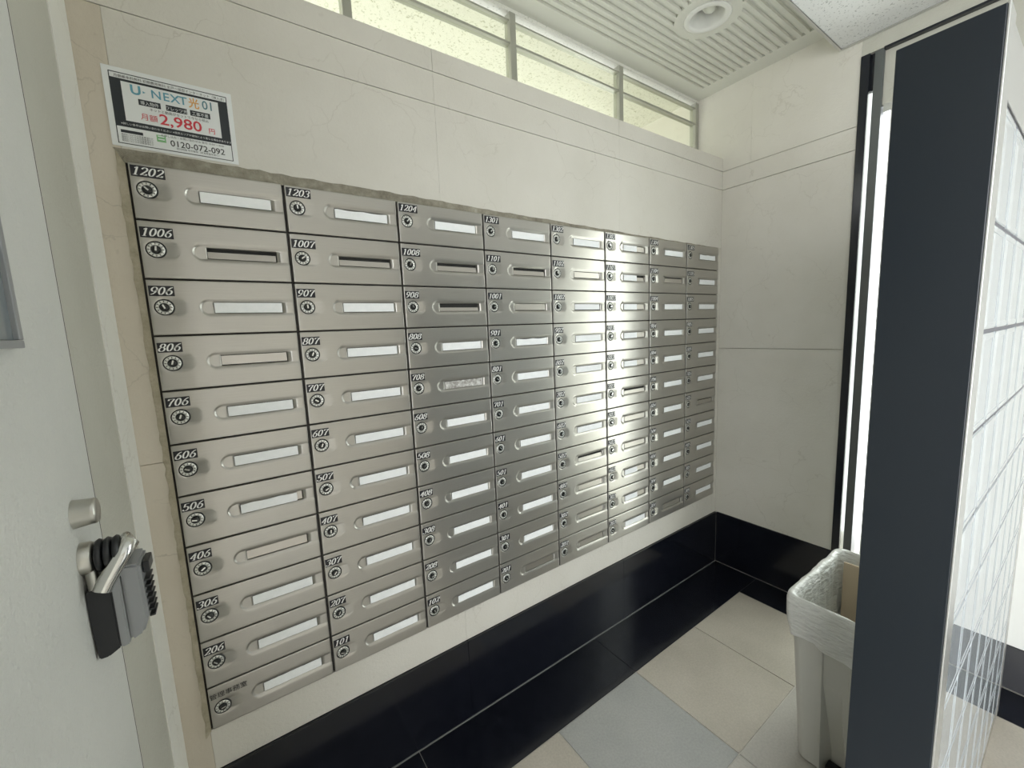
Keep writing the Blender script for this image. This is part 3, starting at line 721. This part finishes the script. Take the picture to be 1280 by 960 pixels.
# ================================================================ WASTE BIN
bn = empty('waste_bin', (1.60, -.81, 0), 'tall narrow beige plastic waste bin beside the black partition end', 'bin')
BX, BY, BH = 1.60, -.81, .535
def bin_ring(z, grow, notch=True, wob=0.0):
    t = z / BH; hx = .158 + .040 * t + grow; hy = .093 + .024 * t + grow; r = .026
    pts = []
    for cx, cy, a0 in ((hx - r, hy - r, 0), (-(hx - r), hy - r, 90)):
        for k in range(6): a = math.radians(a0 + 18 * k); pts.append([cx + r * math.cos(a), cy + r * math.sin(a)])
    d_ = .038 if notch else 0
    pts += [[-hx, .032], [-hx + d_, .014], [-hx + d_, -.014], [-hx, -.032]]
    for cx, cy, a0 in ((-(hx - r), -(hy - r), 180), ((hx - r), -(hy - r), 270)):
        for k in range(6): a = math.radians(a0 + 18 * k); pts.append([cx + r * math.cos(a), cy + r * math.sin(a)])
    return [(x, y, z) for x, y in pts]
b = MB(); zs = [0.004, .03, .2, .38, .44, .47, BH]
rings = [bin_ring(z, 0, z < .45) for z in zs] + [bin_ring(BH, .006, False), bin_ring(BH - .012, .007, False), bin_ring(BH - .014, -.002, False)]
inner = [bin_ring(BH, -.005, False), bin_ring(.3, -.005, False), bin_ring(.02, -.006, True)]
nn = len(rings[0])
def loft(mb, rr, mi=0, smooth=False, closed_end=False):
    vs = [p for r in rr for p in r]; n = len(rr[0])
    mb.add(vs, [(j * n + k, j * n + (k + 1) % n, (j + 1) * n + (k + 1) % n, (j + 1) * n + k) for j in range(len(rr) - 1) for k in range(n)], mi, smooth)
loft(b, rings[:7]); loft(b, [rings[6], inner[0], inner[1], inner[2]]); loft(b, [rings[6], rings[7], rings[8], rings[9]])
b.add(rings[0], [tuple(range(nn))[::-1]]); b.add(inner[2], [tuple(range(nn))])
b.build('bin_body', M['plastic_bin'], bn)
# base roller in the groove
MB().box(-.160, -.128, -.018, .018, .002, .03, bev=.003).build('base_roller', M['rubber'], bn)
# cardboard in the bin
MB().box(.134, .140, -.084, .084, .26, BH - .006).build('cardboard', M['cardboard']).location = (BX, BY, 0)
cb = bpy.data.objects['cardboard']; cb.name = 'cardboard_piece'; tag(cb, 'brown cardboard piece standing inside the lined waste bin', 'cardboard')
# liner: skirt outside, over the rim, down inside
rnd = random.Random(11); ph = [rnd.uniform(0, 6.28) for _ in range(8)]
def dense(z, grow, amp, hem=0.0):
    base_ = bin_ring(min(z, BH), grow, grow < -.013); n = len(base_); out = []; tot = 144
    per = [0]
    for k in range(n): a = base_[k]; c = base_[(k + 1) % n]; per.append(per[-1] + math.hypot(a[0] - c[0], a[1] - c[1]))
    for i in range(tot):
        s = per[-1] * i / tot
        k = 0
        while per[k + 1] < s: k += 1
        f = (s - per[k]) / max(1e-9, per[k + 1] - per[k]); a = base_[k]; c = base_[(k + 1) % n]
        x = a[0] + (c[0] - a[0]) * f; y = a[1] + (c[1] - a[1]) * f
        th = 2 * PI * i / tot
        w_ = amp * (math.sin(9 * th + ph[0] + z * 30) + .7 * math.sin(17 * th + ph[1] - z * 50) + .4 * math.sin(31 * th + ph[2]))
        l = math.hypot(x, y); out.append((x + x / l * w_, y + y / l * w_, z + hem * (math.sin(2 * th + ph[3]) + .6 * math.sin(5 * th + ph[4]) + .3 * math.sin(13 * th + ph[5]))))
    return out
lb = MB()
rr = [dense(BH - .135, .006, .0030, .010), dense(BH - .12, .008, .0034, .008), dense(BH - .09, .011, .003, .003), dense(BH - .06, .013, .003, .001), dense(BH - .03, .014, .0025), dense(BH - .008, .013, .0018),
      dense(BH + .005, .009, .0012, .0015), dense(BH + .007, .002, .0012, .0015), dense(BH + .002, -.008, .0015), dense(BH - .03, -.012, .003), dense(BH - .09, -.014, .004), dense(BH - .2, -.016, .003), dense(BH - .34, -.018, .003)]
rr = [[(x, y, (z if i >= 8 else z)) for x, y, z in r] for i, r in enumerate(rr)]
loft(lb, rr, 0, True); lb.add(rr[-1], [tuple(range(144))])
ln = lb.build('bin_liner', M['liner'])
ln.location = (BX, BY, 0); tag(ln, 'white translucent plastic bag folded over the rim of the waste bin', 'bag')
bn.location = (BX, BY, 0)

# ================================================================ DOWNLIGHT
dlt = empty('ceiling_light', (1.748, -.205, ZC), 'round recessed ceiling downlight with an unlit lamp, in the ribbed ceiling', 'light')
MB().lathe((0, 0, 0), (0, 0, 1), [(.060, .002), (.064, -.005), (.078, -.004), (.084, -.0008), (.079, 0.0)], 48).build('trim_ring', M['white_paint'], dlt)
MB().lathe((0, 0, 0), (0, 0, 1), [(.0605, .0), (.057, .03), (.052, .108), (.0001, .108)], 48).build('reflector', M['white_paint'], dlt)
lampb = MB()
lampb.cyl((-.046, .0, .055), (-.012, .0, .050), .019, .021, 20)
lampb.build('lamp_socket', mat('socket_grey', (.16, .16, .13), .5), dlt)
MB().lathe((-.012, 0, .050), (1, 0, -.05), [(.018, 0), (.024, .012), (.026, .030), (.020, .046), (.0001, .052)], 24).build('lamp_bulb', mat('bulb_white', (.82, .83, .76), .3), dlt)

# ================================================================ LEFT DOOR FITTINGS
kb = MB().lathe((-.0595, -.425, 1.127), (1, 0, 0), [(.0185, .0002), (.0165, .018), (.0165, .021), (.0145, .023), (.0001, .023)], 36)
kb = kb.build('lock_cylinder', M['satin'], None); kb['label'] = 'round chrome lock cylinder'; kb.parent = door
lv = empty('door_lever', (0, 0, 0), parent=door)
MB().lathe((-.0595, -.425, 1.066), (1, 0, 0), [(.021, .0002), (.0205, .010), (.018, .013), (.0001, .013)], 36).build('rosette', M['satin'], lv)
MB().cyl((-.0462, -.425, 1.066), (-.018, -.425, 1.066), .0085).build('spindle', M['satin'], lv)
MB().tube([(-.030, -.418, 1.072), (-.0155, -.420, 1.077), (-.0115, -.43, 1.075), (-.020, -.438, 1.062), (-.036, -.446, 1.036), (-.041, -.449, 1.026)], [.0085, .010, .0105, .0103, .010, .0098], 16).build('lever', M['chrome'], lv)
MB().tube([(-.052, -.428, 1.055), (-.050, -.436, 1.043), (-.048, -.440, 1.028)], .0065, 12).build('lever_stem', M['satin'], lv)
lb_ = empty('key_lockbox', (-.035, -.40, .935), 'grey and black key lockbox hanging from the chrome lever of the white door', 'lockbox')
def lp(mb, name, mt):
    me = mb.mesh(name, [M[mt]]); me.transform(Matrix.Translation((.035, .40, -.935))); return link(name, me, lb_)
# black back shell
pb = [(-.0585, 1.026), (-.034, 1.036), (-.034, .938), (-.047, .930), (-.0565, .930), (-.0590, .99)]
def yprism(poly, y0, y1, bev=.0015):
    b = bmesh.new(); f0 = [b.verts.new((x, y0, z)) for x, z in poly]; f1 = [b.verts.new((x, y1, z)) for x, z in poly]; n = len(poly)
    b.faces.new(f0); b.faces.new(f1[::-1])
    for k in range(n): b.faces.new((f0[k], f0[(k + 1) % n], f1[(k + 1) % n], f1[k]))
    bmesh.ops.recalc_face_normals(b, faces=b.faces[:])
    bmesh.ops.bevel(b, geom=b.edges[:], offset=bev, segments=2, affect='EDGES'); b.verts.index_update()
    mb = MB().add([v_.co.copy() for v_ in b.verts], [[v_.index for v_ in f.verts] for f in b.faces]); b.free(); return mb
lp(yprism(pb, -.440, -.378), 'back_shell', 'rubber')
lp(yprism([(-.0338, 1.040), (-.027, 1.044), (-.025, 1.044), (-.0245, .939), (-.0338, .937)], -.441, -.377), 'body_flange', 'grey_cast')
lp(yprism([(-.0243, 1.046), (-.016, 1.047), (-.004, 1.044), (-.003, .965), (-.010, .946), (-.0243, .940)], -.438, -.380, .003), 'front_cover', 'grey_cast')
for r in range(7):
    for q in range(1): lp(MB().box(-.0032, .0032, -.430, -.400, 1.015 - r * .0088, 1.0178 - r * .0088, bev=.0006), 'push_button', 'rubber')
lp(MB().box(-.0032, .0042, -.428, -.396, 1.026, 1.042, bev=.0015), 'release_slider', 'rubber')
for k in range(3): lp(MB().lathe((-.0455 + k * .0085, -.425, 1.066), (1, 0, 0), [(.0100, 0), (.0195, .0008), (.0215, .004), (.0195, .0075), (.0100, .008)], 28), 'shackle_sleeve', 'rubber')
lp(MB().tube([(-.045, -.405, 1.03), (-.041, -.404, 1.05), (-.037, -.41, 1.075)], .004, 10), 'shackle', 'chrome')
# grey framed window panel on the door, at the left edge of the view
VY = -.512
vp = MB(); vp.box(-.0592, -.0500, -.80, VY, 1.340, 1.348, bev=.001); vp.box(-.0592, -.0500, VY - .010, VY, 1.3485, 2.0, bev=.001); vp.box(-.0592, -.0500, -.80, -.789, 1.3485, 2.0, bev=.001); vp.box(-.0592, -.0500, -.80, VY, 2.0005, 2.01, bev=.001)
vpo = vp.build('vision_frame', M['grey_cast'], door)
MB().box(-.0590, -.0545, -.7885, VY - .0105, 1.3485, 2.0).build('vision_panel', mat('dim_glass', (.20, .23, .25), .12, .2), door)
